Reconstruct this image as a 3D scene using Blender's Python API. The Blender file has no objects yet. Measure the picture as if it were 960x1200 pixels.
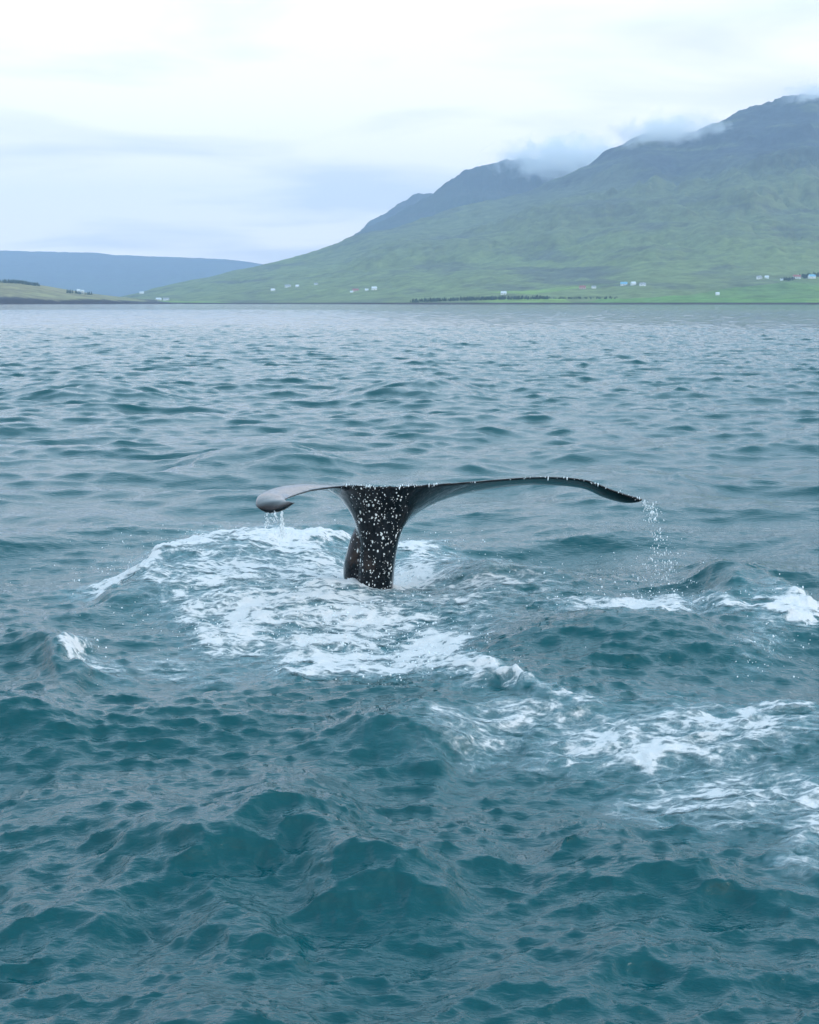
import bpy, bmesh, math, random
import numpy as np
from mathutils import Vector, Matrix

random.seed(7)
rng = np.random.default_rng(11)
scene = bpy.context.scene
COL = scene.collection

# ------------------------------------------------------------------ camera
F_PX, CX, CY, HORIZON = 1700.0, 480.0, 600.0, 355.0     # photograph measured at 960 x 1200
CAM_H = 2.7
PITCH = math.atan((CY - HORIZON) / F_PX)
cam_data = bpy.data.cameras.new('camera')
cam_data.sensor_fit = 'HORIZONTAL'
cam_data.sensor_width = 36.0
cam_data.lens = F_PX / 960.0 * 36.0
cam_data.clip_start = 0.1
cam_data.clip_end = 60000.0
cam = bpy.data.objects.new('camera', cam_data)
COL.objects.link(cam)
cam.location = (0, 0, CAM_H)
cam.rotation_euler = (math.pi / 2 - PITCH, 0, 0)
scene.camera = cam

# ------------------------------------------------------------------ light
SUN_EL, SUN_AZ = math.radians(15), math.radians(112)     # azimuth clockwise from +Y
world = bpy.data.worlds.new('World')
scene.world = world
world.use_nodes = True
wn, wl = world.node_tree.nodes, world.node_tree.links
wn.clear()


def nd(nodes, typ, **kw):
    n = nodes.new(typ)
    for k, v in kw.items():
        if k == 'inp':
            for kk, vv in v.items():
                n.inputs[kk].default_value = vv
        else:
            setattr(n, k, v)
    return n


w_out = nd(wn, 'ShaderNodeOutputWorld')
w_bg = nd(wn, 'ShaderNodeBackground', inp={'Strength': 0.14})
sky = nd(wn, 'ShaderNodeTexSky', sky_type='NISHITA', sun_disc=False, sun_elevation=SUN_EL, sun_rotation=SUN_AZ)
tc = nd(wn, 'ShaderNodeTexCoord')
sep = nd(wn, 'ShaderNodeSeparateXYZ')
wl.new(tc.outputs['Generated'], sep.inputs[0])
zz = nd(wn, 'ShaderNodeMath', operation='MAXIMUM', inp={1: 0.0})
wl.new(sep.outputs[2], zz.inputs[0])
zp = nd(wn, 'ShaderNodeMath', operation='ADD', inp={1: 0.07})
wl.new(zz.outputs[0], zp.inputs[0])
dx = nd(wn, 'ShaderNodeMath', operation='DIVIDE')
dy = nd(wn, 'ShaderNodeMath', operation='DIVIDE')
wl.new(sep.outputs[0], dx.inputs[0]); wl.new(zp.outputs[0], dx.inputs[1])
wl.new(sep.outputs[1], dy.inputs[0]); wl.new(zp.outputs[0], dy.inputs[1])
cmb = nd(wn, 'ShaderNodeCombineXYZ')
wl.new(dx.outputs[0], cmb.inputs[0]); wl.new(dy.outputs[0], cmb.inputs[1])
cn1 = nd(wn, 'ShaderNodeTexNoise', inp={'Scale': 0.8, 'Detail': 6.0, 'Roughness': 0.52, 'Distortion': 0.35})
cn2 = nd(wn, 'ShaderNodeTexNoise', inp={'Scale': 0.16, 'Detail': 3.0, 'Roughness': 0.5})
mp2 = nd(wn, 'ShaderNodeMapping', inp={'Location': (3.1, 1.7, 0.0)})
wl.new(cmb.outputs[0], cn1.inputs['Vector'])
wl.new(cmb.outputs[0], mp2.inputs[0]); wl.new(mp2.outputs[0], cn2.inputs['Vector'])
cmx = nd(wn, 'ShaderNodeMath', operation='MULTIPLY_ADD', inp={1: 0.5})
wl.new(cn1.outputs['Fac'], cmx.inputs[0])
cm3 = nd(wn, 'ShaderNodeMath', operation='MULTIPLY', inp={1: 0.5})
wl.new(cn2.outputs['Fac'], cm3.inputs[0]); wl.new(cm3.outputs[0], cmx.inputs[2])
cr = nd(wn, 'ShaderNodeValToRGB')
cr.color_ramp.elements[0].position = 0.42
cr.color_ramp.elements[0].color = (0.55, 0.545, 0.57, 1)
cr.color_ramp.elements[1].position = 0.53
cr.color_ramp.elements[1].color = (0.83, 0.765, 0.735, 1)
wl.new(cmx.outputs[0], cr.inputs[0])
# brighter, bluer cloud tint added above the view to lift reflections on the water
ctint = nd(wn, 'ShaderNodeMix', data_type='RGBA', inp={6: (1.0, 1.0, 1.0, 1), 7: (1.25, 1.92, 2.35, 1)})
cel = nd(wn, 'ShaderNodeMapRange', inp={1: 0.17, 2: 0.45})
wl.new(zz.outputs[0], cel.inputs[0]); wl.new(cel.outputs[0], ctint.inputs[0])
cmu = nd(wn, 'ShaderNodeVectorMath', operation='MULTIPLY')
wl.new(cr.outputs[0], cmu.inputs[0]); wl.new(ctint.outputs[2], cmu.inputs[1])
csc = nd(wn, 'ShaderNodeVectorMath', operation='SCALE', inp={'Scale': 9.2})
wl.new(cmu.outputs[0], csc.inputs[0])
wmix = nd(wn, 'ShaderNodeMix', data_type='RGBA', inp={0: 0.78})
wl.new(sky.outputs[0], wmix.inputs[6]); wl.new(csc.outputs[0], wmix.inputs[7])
# a thin cloud sheet: opaque along the slant near the horizon, bluer where one looks straight up through it
tz = nd(wn, 'ShaderNodeMath', operation='ADD', inp={1: 0.10})
wl.new(zz.outputs[0], tz.inputs[0])
td = nd(wn, 'ShaderNodeMath', operation='DIVIDE', inp={0: -0.42})
wl.new(tz.outputs[0], td.inputs[1])
te = nd(wn, 'ShaderNodeMath', operation='EXPONENT')
wl.new(td.outputs[0], te.inputs[0])
tf = nd(wn, 'ShaderNodeMath', operation='SUBTRACT', inp={0: 1.0})
wl.new(te.outputs[0], tf.inputs[1])
wl.new(tf.outputs[0], wmix.inputs[0])
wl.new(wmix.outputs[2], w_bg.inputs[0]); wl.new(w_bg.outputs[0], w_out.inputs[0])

sun_d = bpy.data.lights.new('sun', 'SUN')
sun_d.energy = 0.5
sun_d.angle = math.radians(28)
sun_d.color = (0.92, 0.97, 1.0)
sun = bpy.data.objects.new('sun', sun_d)
COL.objects.link(sun)
sd = Vector((math.sin(SUN_AZ) * math.cos(SUN_EL), math.cos(SUN_AZ) * math.cos(SUN_EL), math.sin(SUN_EL)))
sun.rotation_euler = sd.to_track_quat('Z', 'Y').to_euler()
sun.location = sd * 50

vs = scene.view_settings
vs.view_transform = 'Standard'
vs.look = 'None'
vs.gamma = 1.0
vs.exposure = 0.76
vs.use_curve_mapping = False
scene.render.engine = 'CYCLES'
cy = scene.cycles
cy.max_bounces = 8
cy.diffuse_bounces = 2
cy.glossy_bounces = 3
cy.transparent_max_bounces = 10
cy.volume_bounces = 6
cy.volume_step_rate = 1.0
cy.use_denoising = True
cy.use_adaptive_sampling = True
cy.adaptive_threshold = 0.01


# ------------------------------------------------------------------ helpers
def tag(o, label=None, category=None, group=None, kind=None):
    for k, v in (('label', label), ('category', category), ('group', group), ('kind', kind)):
        if v:
            o[k] = v
    return o


def mesh_np(name, verts, faces, mat=None, smooth=True, attrs=None, parent=None):
    """verts (n,3) array, faces (m,3|4) array -> one linked mesh object"""
    me = bpy.data.meshes.new(name)
    verts = np.ascontiguousarray(verts, dtype=np.float32)
    faces = np.ascontiguousarray(faces, dtype=np.int32)
    nf, k = faces.shape
    me.vertices.add(len(verts)); me.vertices.foreach_set('co', verts.ravel())
    me.loops.add(nf * k); me.loops.foreach_set('vertex_index', faces.ravel())
    me.polygons.add(nf)
    me.polygons.foreach_set('loop_start', np.arange(0, nf * k, k, dtype=np.int32))
    me.polygons.foreach_set('use_smooth', np.full(nf, smooth))
    for an, av in (attrs or {}).items():
        a = me.attributes.new(an, 'FLOAT', 'POINT')
        a.data.foreach_set('value', np.ascontiguousarray(av, dtype=np.float32))
    me.update(calc_edges=True)
    o = bpy.data.objects.new(name, me)
    COL.objects.link(o)
    if mat:
        me.materials.append(mat)
    if parent:
        o.parent = parent
    return o


def grid_faces(nr, nc):
    i = np.arange((nr - 1) * (nc - 1))
    r, c = i // (nc - 1), i % (nc - 1)
    a = r * nc + c
    return np.stack([a, a + 1, a + nc + 1, a + nc], 1)


CP, SP = math.cos(PITCH), math.sin(PITCH)


def ray(px, py):
    """direction (x right, y forward, z up) through a photograph pixel, y component free"""
    a = (np.asarray(px, float) - CX) / F_PX
    b = -(np.asarray(py, float) - CY) / F_PX
    return np.stack([a, CP + b * SP, b * CP - SP], -1)


def on_water(px, py):
    d = ray(px, py)
    t = -CAM_H / d[..., 2]
    return d[..., 0] * t, d[..., 1] * t


def at_depth(px, py, Y):
    d = ray(px, py)
    t = np.asarray(Y, float) / d[..., 1]
    return np.stack([d[..., 0] * t, d[..., 1] * t, CAM_H + d[..., 2] * t], -1)


def to_px(x, y, z=0.0):
    """photograph pixel of a point"""
    zc = y * CP - (z - CAM_H) * SP
    yc = y * SP + (z - CAM_H) * CP
    return CX + F_PX * x / zc, CY - F_PX * yc / zc


def smooth01(e0, e1, v):
    t = np.clip((v - e0) / (e1 - e0), 0, 1)
    return t * t * (3 - 2 * t)


def tile_sample(tile, L, x, y):
    N = tile.shape[0]
    u = (x / L * N) % N
    v = (y / L * N) % N
    i0 = np.floor(u).astype(int) % N; j0 = np.floor(v).astype(int) % N
    fu = u - np.floor(u); fv = v - np.floor(v)
    i1 = (i0 + 1) % N; j1 = (j0 + 1) % N
    return (tile[j0, i0] * (1 - fu) * (1 - fv) + tile[j0, i1] * fu * (1 - fv)
            + tile[j1, i0] * (1 - fu) * fv + tile[j1, i1] * fu * fv)


def noise_tile(N, beta, kmin, kmax, seed):
    """unit-variance periodic noise, wave numbers in cycles per tile"""
    r = np.random.default_rng(seed)
    f = np.fft.fftfreq(N, 1.0 / N)
    k = np.hypot(*np.meshgrid(f, f))
    k[0, 0] = 1
    a = np.where((k >= kmin) & (k <= kmax), k ** (-beta), 0)
    t = np.fft.ifft2(a * (r.normal(size=(N, N)) + 1j * r.normal(size=(N, N)))).real
    return t / t.std()


NT = noise_tile(512, 1.8, 1, 200, 3)
NT2 = noise_tile(512, 1.3, 3, 240, 4)


# ------------------------------------------------------------------ materials
def new_mat(name):
    m = bpy.data.materials.new(name)
    m.use_nodes = True
    return m, m.node_tree.nodes, m.node_tree.links, m.node_tree.nodes['Principled BSDF']


def water_material():
    m, n, l, b = new_mat('sea_water')
    b.inputs['IOR'].default_value = 1.335
    b.inputs['Roughness'].default_value = 0.05
    at = nd(n, 'ShaderNodeAttribute', attribute_name='aeration')
    geo = nd(n, 'ShaderNodeTexCoord')
    # deep teal, milky turquoise where air bubbles are stirred in
    mx = nd(n, 'ShaderNodeMix', data_type='RGBA', inp={6: (0.0004, 0.066, 0.075, 1), 7: (0.10, 0.26, 0.29, 1)})
    ns = nd(n, 'ShaderNodeTexNoise', inp={'Scale': 5.0, 'Detail': 5.0, 'Roughness': 0.65, 'Distortion': 0.8})
    l.new(geo.outputs['Object'], ns.inputs['Vector'])
    mm = nd(n, 'ShaderNodeMapRange', inp={1: 0.35, 2: 0.7, 3: 0.0, 4: 1.0})
    l.new(ns.outputs['Fac'], mm.inputs[0])
    mu = nd(n, 'ShaderNodeMath', operation='MULTIPLY')
    l.new(mm.outputs[0], mu.inputs[0]); l.new(at.outputs['Fac'], mu.inputs[1])
    l.new(mu.outputs[0], mx.inputs[0]); l.new(mx.outputs[2], b.inputs['Base Color'])
    # wind ripples too small for the mesh
    mp = nd(n, 'ShaderNodeMapping', inp={'Rotation': (0, 0, math.radians(-9)), 'Scale': (0.42, 1.0, 1.0)})
    l.new(geo.outputs['Object'], mp.inputs[0])
    n1 = nd(n, 'ShaderNodeTexNoise', inp={'Scale': 5.0, 'Detail': 6.0, 'Roughness': 0.62, 'Distortion': 0.4})
    n2 = nd(n, 'ShaderNodeTexNoise', inp={'Scale': 28.0, 'Detail': 3.0, 'Roughness': 0.55})
    l.new(mp.outputs[0], n1.inputs['Vector']); l.new(mp.outputs[0], n2.inputs['Vector'])
    gust = nd(n, 'ShaderNodeTexNoise', inp={'Scale': 0.22, 'Detail': 3.0, 'Roughness': 0.6, 'Distortion': 0.5})
    l.new(mp.outputs[0], gust.inputs['Vector'])
    gm = nd(n, 'ShaderNodeMapRange', inp={1: 0.35, 2: 0.65, 3: 0.15, 4: 0.5})
    l.new(gust.outputs['Fac'], gm.inputs[0])
    b1 = nd(n, 'ShaderNodeBump', inp={'Strength': 0.55, 'Distance': 0.028})
    l.new(gm.outputs[0], b1.inputs['Strength'])
    b2 = nd(n, 'ShaderNodeBump', inp={'Strength': 0.8, 'Distance': 0.010})
    l.new(n1.outputs['Fac'], b1.inputs['Height']); l.new(n2.outputs['Fac'], b2.inputs['Height'])
    # open water beyond the reach of the modelled waves
    au = nd(n, 'ShaderNodeAttribute', attribute_name='open_water')
    mo = nd(n, 'ShaderNodeMapping', inp={'Rotation': (0, 0, math.radians(-9)), 'Scale': (0.5, 1.0, 1.0)})
    l.new(geo.outputs['Object'], mo.inputs[0])
    n5 = nd(n, 'ShaderNodeTexNoise', inp={'Scale': 0.7, 'Detail': 5.0, 'Roughness': 0.6})
    l.new(mo.outputs[0], n5.inputs['Vector'])
    b5 = nd(n, 'ShaderNodeBump', inp={'Distance': 0.5})
    l.new(au.outputs['Fac'], b5.inputs['Strength']); l.new(n5.outputs['Fac'], b5.inputs['Height'])
    l.new(b5.outputs[0], b1.inputs['Normal'])
    l.new(b1.outputs[0], b2.inputs['Normal']); l.new(b2.outputs[0], b.inputs['Normal'])
    return m


def foam_material():
    m, n, l, b = new_mat('sea_foam')
    b.inputs['Roughness'].default_value = 0.7
    b.inputs['Specular IOR Level'].default_value = 0.25
    at = nd(n, 'ShaderNodeAttribute', attribute_name='foam')
    geo = nd(n, 'ShaderNodeTexCoord')
    mp = nd(n, 'ShaderNodeMapping', inp={'Scale': (0.5, 0.85, 1.0), 'Rotation': (0, 0, 0.12)})
    l.new(geo.outputs['Object'], mp.inputs[0])
    n1 = nd(n, 'ShaderNodeTexNoise', inp={'Scale': 3.2, 'Detail': 9.0, 'Roughness': 0.68, 'Distortion': 1.3})
    v1 = nd(n, 'ShaderNodeTexVoronoi', feature='DISTANCE_TO_EDGE', inp={'Scale': 11.0, 'Randomness': 1.0})
    wn_ = nd(n, 'ShaderNodeTexNoise', inp={'Scale': 6.0, 'Detail': 4.0})
    wa = nd(n, 'ShaderNodeVectorMath', operation='MULTIPLY_ADD', inp={1: (0.22, 0.22, 0.22)})
    l.new(mp.outputs[0], wn_.inputs['Vector'])
    l.new(wn_.outputs['Color'], wa.inputs[0]); l.new(mp.outputs[0], wa.inputs[2])
    l.new(mp.outputs[0], n1.inputs['Vector']); l.new(wa.outputs[0], v1.inputs['Vector'])
    # lace: thin walls between bubbles cells
    lace = nd(n, 'ShaderNodeMapRange', inp={1: 0.0, 2: 0.28, 3: 0.16, 4: -0.12})
    l.new(v1.outputs['Distance'], lace.inputs[0])
    nm = nd(n, 'ShaderNodeMapRange', inp={1: 0.25, 2: 0.75, 3: -0.62, 4: 0.62})
    nm.clamp = False
    l.new(n1.outputs['Fac'], nm.inputs[0])
    n4 = nd(n, 'ShaderNodeTexNoise', inp={'Scale': 15.0, 'Detail': 7.0, 'Roughness': 0.7, 'Distortion': 0.8})
    l.new(mp.outputs[0], n4.inputs['Vector'])
    nm4 = nd(n, 'ShaderNodeMath', operation='MULTIPLY_ADD', inp={1: 1.1, 2: -0.55})
    l.new(n4.outputs['Fac'], nm4.inputs[0])
    a0 = nd(n, 'ShaderNodeMath', operation='ADD')
    l.new(nm4.outputs[0], a0.inputs[1]); l.new(nm.outputs[0], a0.inputs[0])
    a1 = nd(n, 'ShaderNodeMath', operation='ADD')
    a2 = nd(n, 'ShaderNodeMath', operation='ADD')
    l.new(a0.outputs[0], a1.inputs[0]); l.new(lace.outputs[0], a1.inputs[1])
    l.new(a1.outputs[0], a2.inputs[0]); l.new(at.outputs['Fac'], a2.inputs[1])
    al = nd(n, 'ShaderNodeMapRange', interpolation_type='SMOOTHSTEP', inp={1: 0.34, 2: 0.80, 3: 0.0, 4: 1.0})
    l.new(a2.outputs[0], al.inputs[0])
    ed = nd(n, 'ShaderNodeMapRange', interpolation_type='SMOOTHSTEP', inp={1: 0.06, 2: 0.2, 3: 0.0, 4: 1.0})
    l.new(at.outputs['Fac'], ed.inputs[0])
    am = nd(n, 'ShaderNodeMath', operation='MULTIPLY')
    veil = nd(n, 'ShaderNodeMapRange', interpolation_type='SMOOTHSTEP', inp={1: -0.1, 2: 0.8, 3: 0.0, 4: 0.55})
    l.new(a2.outputs[0], veil.inputs[0])
    both = nd(n, 'ShaderNodeMath', operation='MAXIMUM')
    l.new(al.outputs[0], both.inputs[0]); l.new(veil.outputs[0], both.inputs[1])
    l.new(both.outputs[0], am.inputs[0]); l.new(ed.outputs[0], am.inputs[1])
    l.new(am.outputs[0], b.inputs['Alpha'])
    col = nd(n, 'ShaderNodeMix', data_type='RGBA', inp={6: (0.50, 0.66, 0.70, 1), 7: (0.86, 0.82, 0.80, 1)})
    l.new(al.outputs[0], col.inputs[0]); l.new(col.outputs[2], b.inputs['Base Color'])
    nb = nd(n, 'ShaderNodeTexNoise', inp={'Scale': 16.0, 'Detail': 6.0, 'Roughness': 0.7})
    l.new(geo.outputs['Object'], nb.inputs['Vector'])
    bp = nd(n, 'ShaderNodeBump', inp={'Strength': 0.8, 'Distance': 0.06})
    l.new(nb.outputs['Fac'], bp.inputs['Height']); l.new(bp.outputs[0], b.inputs['Normal'])
    return m


def land_material(name, low, mid, high, rock, z0, z1, z2, field_top=0.0, shore=8.0, cliff=0.0):
    m, n, l, b = new_mat(name)
    b.inputs['Roughness'].default_value = 0.95
    b.inputs['Specular IOR Level'].default_value = 0.1
    tcn = nd(n, 'ShaderNodeTexCoord')
    sp = nd(n, 'ShaderNodeSeparateXYZ')
    l.new(tcn.outputs['Object'], sp.inputs[0])
    nz = nd(n, 'ShaderNodeTexNoise', inp={'Scale': 0.0022, 'Detail': 8.0, 'Roughness': 0.62})
    l.new(tcn.outputs['Object'], nz.inputs['Vector'])
    # height with a wandering edge
    hz = nd(n, 'ShaderNodeMath', operation='MULTIPLY_ADD', inp={1: (z2 - z0) * 0.9, 2: -(z2 - z0) * 0.45})
    l.new(nz.outputs['Fac'], hz.inputs[0])
    hh = nd(n, 'ShaderNodeMath', operation='ADD')
    l.new(hz.outputs[0], hh.inputs[0]); l.new(sp.outputs[2], hh.inputs[1])

    def blend(a_sock, bcol, e0, e1, fac=None):
        mr = nd(n, 'ShaderNodeMapRange', interpolation_type='SMOOTHSTEP', inp={1: e0, 2: e1})
        l.new(fac or hh.outputs[0], mr.inputs[0])
        mx = nd(n, 'ShaderNodeMix', data_type='RGBA')
        if isinstance(a_sock, tuple):
            mx.inputs[6].default_value = a_sock
        else:
            l.new(a_sock, mx.inputs[6])
        if isinstance(bcol, tuple):
            mx.inputs[7].default_value = bcol
        else:
            l.new(bcol, mx.inputs[7])
        l.new(mr.outputs[0], mx.inputs[0])
        return mx.outputs[2]
    c = blend(low, mid, z0, z1)
    c = blend(c, high, z1, z2)
    # heath and scree patches
    n2 = nd(n, 'ShaderNodeTexNoise', inp={'Scale': 0.006, 'Detail': 7.0, 'Roughness': 0.6, 'Distortion': 0.6})
    mp = nd(n, 'ShaderNodeMapping', inp={'Scale': (0.6, 0.35, 3.0)})
    l.new(tcn.outputs['Object'], mp.inputs[0]); l.new(mp.outputs[0], n2.inputs['Vector'])
    c = blend(c, rock, 0.48, 0.66, n2.outputs['Fac'])
    if field_top:
        vo = nd(n, 'ShaderNodeTexVoronoi', inp={'Scale': 0.0042})
        mv = nd(n, 'ShaderNodeMapping', inp={'Scale': (0.55, 0.75, 0.0), 'Rotation': (0, 0, 0.5)})
        l.new(tcn.outputs['Object'], mv.inputs[0]); l.new(mv.outputs[0], vo.inputs['Vector'])
        sc_ = nd(n, 'ShaderNodeSeparateColor')
        l.new(vo.outputs['Color'], sc_.inputs[0])
        fc = nd(n, 'ShaderNodeMix', data_type='RGBA', inp={6: (0.14, 0.25, 0.055, 1), 7: (0.25, 0.34, 0.08, 1)})
        l.new(sc_.outputs[1], fc.inputs[0])
        pick = nd(n, 'ShaderNodeMapRange', inp={1: 0.36, 2: 0.40})
        l.new(sc_.outputs[0], pick.inputs[0])
        lo = nd(n, 'ShaderNodeMapRange', interpolation_type='SMOOTHSTEP', inp={1: field_top, 2: field_top * 0.55, 3: 0.0, 4: 1.0})
        l.new(hh.outputs[0], lo.inputs[0])
        lo.inputs[0].default_value = 0
        at = nd(n, 'ShaderNodeAttribute', attribute_name='farmed')
        f1 = nd(n, 'ShaderNodeMath', operation='MULTIPLY')
        f2 = nd(n, 'ShaderNodeMath', operation='MULTIPLY')
        l.new(pick.outputs[0], f1.inputs[0]); l.new(at.outputs['Fac'], f1.inputs[1])
        l.new(f1.outputs[0], f2.inputs[0]); f2.inputs[1].default_value = 0.95
        mxf = nd(n, 'ShaderNodeMix', data_type='RGBA')
        l.new(f2.outputs[0], mxf.inputs[0]); l.new(c, mxf.inputs[6]); l.new(fc.outputs[2], mxf.inputs[7])
        c = mxf.outputs[2]
    # dark bank of earth and stones along the water
    mr = nd(n, 'ShaderNodeMapRange', inp={1: shore * 0.75, 2: shore})
    if cliff:
        nc = nd(n, 'ShaderNodeTexNoise', inp={'Scale': 0.0045, 'Detail': 5.0, 'Roughness': 0.6})
        l.new(tcn.outputs['Object'], nc.inputs['Vector'])
        cl_ = nd(n, 'ShaderNodeMath', operation='MULTIPLY_ADD', inp={1: -2.4 * cliff, 2: 1.2 * cliff})
        l.new(nc.outputs['Fac'], cl_.inputs[0])
        ca = nd(n, 'ShaderNodeMath', operation='ADD')
        l.new(cl_.outputs[0], ca.inputs[0]); l.new(sp.outputs[2], ca.inputs[1])
        l.new(ca.outputs[0], mr.inputs[0])
    else:
        l.new(sp.outputs[2], mr.inputs[0])
    mb = nd(n, 'ShaderNodeMix', data_type='RGBA', inp={6: (0.045, 0.035, 0.035, 1)})
    l.new(mr.outputs[0], mb.inputs[0]); l.new(c, mb.inputs[7])
    # fine tonal variation
    n3 = nd(n, 'ShaderNodeTexNoise', inp={'Scale': 0.02, 'Detail': 6.0, 'Roughness': 0.7})
    l.new(tcn.outputs['Object'], n3.inputs['Vector'])
    v3 = nd(n, 'ShaderNodeMapRange', inp={1: 0.3, 2: 0.7, 3: 0.6, 4: 1.4})
    l.new(n3.outputs['Fac'], v3.inputs[0])
    vm = nd(n, 'ShaderNodeVectorMath', operation='SCALE')
    l.new(mb.outputs[2], vm.inputs[0]); l.new(v3.outputs[0], vm.inputs['Scale'])
    l.new(vm.outputs[0], b.inputs['Base Color'])
    return m


def plain_material(name, color, rough=0.6, vary=0.25, scale=8.0, spec=0.5):
    m, n, l, b = new_mat(name)
    b.inputs['Roughness'].default_value = rough
    b.inputs['Specular IOR Level'].default_value = spec
    t = nd(n, 'ShaderNodeTexCoord')
    ns = nd(n, 'ShaderNodeTexNoise', inp={'Scale': scale, 'Detail': 4.0})
    l.new(t.outputs['Object'], ns.inputs['Vector'])
    mr = nd(n, 'ShaderNodeMapRange', inp={1: 0.3, 2: 0.7, 3: 1 - vary, 4: 1 + vary})
    l.new(ns.outputs['Fac'], mr.inputs[0])
    vm = nd(n, 'ShaderNodeVectorMath', operation='SCALE', inp={0: color[:3]})
    l.new(mr.outputs[0], vm.inputs['Scale']); l.new(vm.outputs[0], b.inputs['Base Color'])
    return m


MAT_WATER = water_material()
MAT_FOAM = foam_material()

# ------------------------------------------------------------------ the sea
Y0 = float(on_water(440, 698)[1])        # where the tail leaves the water


def ocean_tile(N, L, lam_max, lam_min, seed, wind=math.radians(99), lp=4.2):
    r = np.random.default_rng(seed)
    dk = 2 * math.pi / L
    f = np.fft.fftfreq(N, 1.0 / N) * dk
    KX, KY = np.meshgrid(f, f)
    K = np.hypot(KX, KY); K[0, 0] = 1e9
    kp = 2 * math.pi / lp
    th = np.arctan2(KY, KX) - wind
    spread = np.cos(th) ** 4 * 0.9 + 0.08
    psi = K ** -3.5 * np.exp(-1.25 * (kp / K) ** 2) * spread
    psi[(K < 2 * math.pi / lam_max) | (K >= 2 * math.pi / lam_min)] = 0
    hh = (r.normal(size=(N, N)) + 1j * r.normal(size=(N, N))) * np.sqrt(psi) * dk
    s = N * N
    h = np.fft.ifft2(hh).real * s
    gx = np.fft.ifft2(1j * KX / K * hh).real * s
    gy = np.fft.ifft2(1j * KY / K * hh).real * s
    return h, gx, gy


CASC = [(173.0, 30.0, 2.2, 21), (53.0, 2.2, 0.36, 22), (11.3, 0.36, 0.05, 23)]
TILES = [(L,) + ocean_tile(1024, L, a, b_, s) for L, a, b_, s in CASC]
SIG = math.sqrt(sum(float(t[1].var()) for t in TILES))
AMP = 0.064 / SIG


def sea_rows():
    out, r = [], 3.2
    while r < 15500:
        out.append(r)
        if r < 30: s = 0.022 + (r - 3.2) * 0.0032
        elif r < 150: s = 0.108 + (r - 30) * 0.0021
        elif r < 600: s = 0.36 + (r - 150) * 0.0042
        else: s = 2.25 + (r - 600) * 0.03
        r += s
    return np.array(out)


def sea_cols():
    fine = np.radians(np.arange(-23.0, 23.001, 0.075))
    coarse = []
    a, st = 23.0, 0.15
    while a < 180:
        a = min(a + st, 180.0); st = min(st * 1.35, 12.0)
        coarse.append(a)
    c = np.radians(np.array(coarse))
    return np.concatenate([-c[::-1], fine, c])


R, A = sea_rows(), sea_cols()
RR, AA = np.meshgrid(R, A, indexing='ij')
bx, by = (RR * np.sin(AA)).ravel(), (RR * np.cos(AA)).ravel()
NR, NC = RR.shape
spacing = np.gradient(R)
SPC = np.repeat(spacing, NC)
COLW = (np.gradient(A)[None, :] * R[:, None]).ravel()
SPC = np.maximum(SPC, COLW)
INF = by > 1.0                                 # in front of the camera
PX = np.full(bx.shape, -9999.0); PY = np.full(bx.shape, 9999.0)
PX[INF], PY[INF] = to_px(bx[INF], by[INF])


def seg_dist(x, y, pts):
    """distance to a polyline, and the parameter along it (0..1)"""
    best = np.full(x.shape, 1e9); par = np.zeros(x.shape)
    n = len(pts) - 1
    for i in range(n):
        (x0, y0), (x1, y1) = pts[i], pts[i + 1]
        ux, uy = x1 - x0, y1 - y0
        t = np.clip(((x - x0) * ux + (y - y0) * uy) / (ux * ux + uy * uy), 0, 1)
        d = np.hypot(x - x0 - t * ux, y - y0 - t * uy)
        w = d < best
        best[w] = d[w]; par[w] = ((i + t) / n)[w]
    return best, par


# foam: strokes and patches, given where they lie on the water (pixel of the flat sea -> metres)
NEAR = INF & (RR.ravel() < 40) & (PX > -160) & (PX < 1120)
ni = np.nonzero(NEAR)[0]
wx, wy, wpx, wpy = bx[ni], by[ni], PX[ni], PY[ni]
foam = np.zeros(len(ni)); aer = np.zeros(len(ni)); bulge = np.zeros(len(ni))
warp_x = 9 * tile_sample(NT, 2.6, wx, wy); warp_y = 5 * tile_sample(NT, 2.6, wx + 1.1, wy + 0.7)
qx, qy = wpx + warp_x, wpy + warp_y


def patch(cx, cy, rx, ry, s, hard=1.4):
    d = ((qx - cx) / rx) ** 2 + ((qy - cy) / ry) ** 2
    np.maximum(foam, s * np.exp(-d ** hard), out=foam)
    np.maximum(aer, min(1, s) * np.exp(-(d / 1.9) ** 1.2), out=aer)


def stroke(pts, w, s):
    # pixels on the water are foreshortened: measure with the vertical stretched
    d, _ = seg_dist(qx, qy * 2.0, [(x, y * 2.0) for x, y in pts])
    np.maximum(foam, s * np.exp(-(d / w) ** 2), out=foam)
    np.maximum(aer, min(1, s) * np.exp(-(d / (w * 1.8)) ** 2), out=aer)


stroke([(125, 696), (190, 676), (245, 655), (300, 645), (345, 639), (405, 646)], 24, 0.95)
stroke([(145, 690), (200, 712), (240, 742), (290, 762)], 26, 0.62)
patch(330, 652, 95, 20, 1.0)
patch(290, 700, 125, 42, 0.62)
patch(310, 738, 42, 34, 0.80)
patch(345, 705, 165, 62, 0.54)
patch(385, 690, 70, 38, 0.66)
patch(430, 700, 48, 16, 0.80)
patch(400, 765, 75, 32, 0.72)
patch(500, 778, 55, 28, 0.98)
patch(450, 740, 80, 24, 0.60)
stroke([(345, 790), (420, 792), (480, 800), (560, 806)], 24, 0.86)
stroke([(555, 806), (610, 822), (660, 836), (720, 842)], 10, 0.66)
patch(492, 655, 48, 16, 0.74)
stroke([(480, 676), (540, 668), (600, 680)], 20, 0.52)
patch(575, 700, 100, 24, 0.44)
patch(540, 735, 80, 28, 0.42)
patch(752, 730, 66, 13, 0.98)
patch(690, 722, 40, 9, 0.6)
patch(935, 734, 52, 17, 0.90)
stroke([(800, 728), (850, 738), (900, 735)], 14, 0.52)
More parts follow.
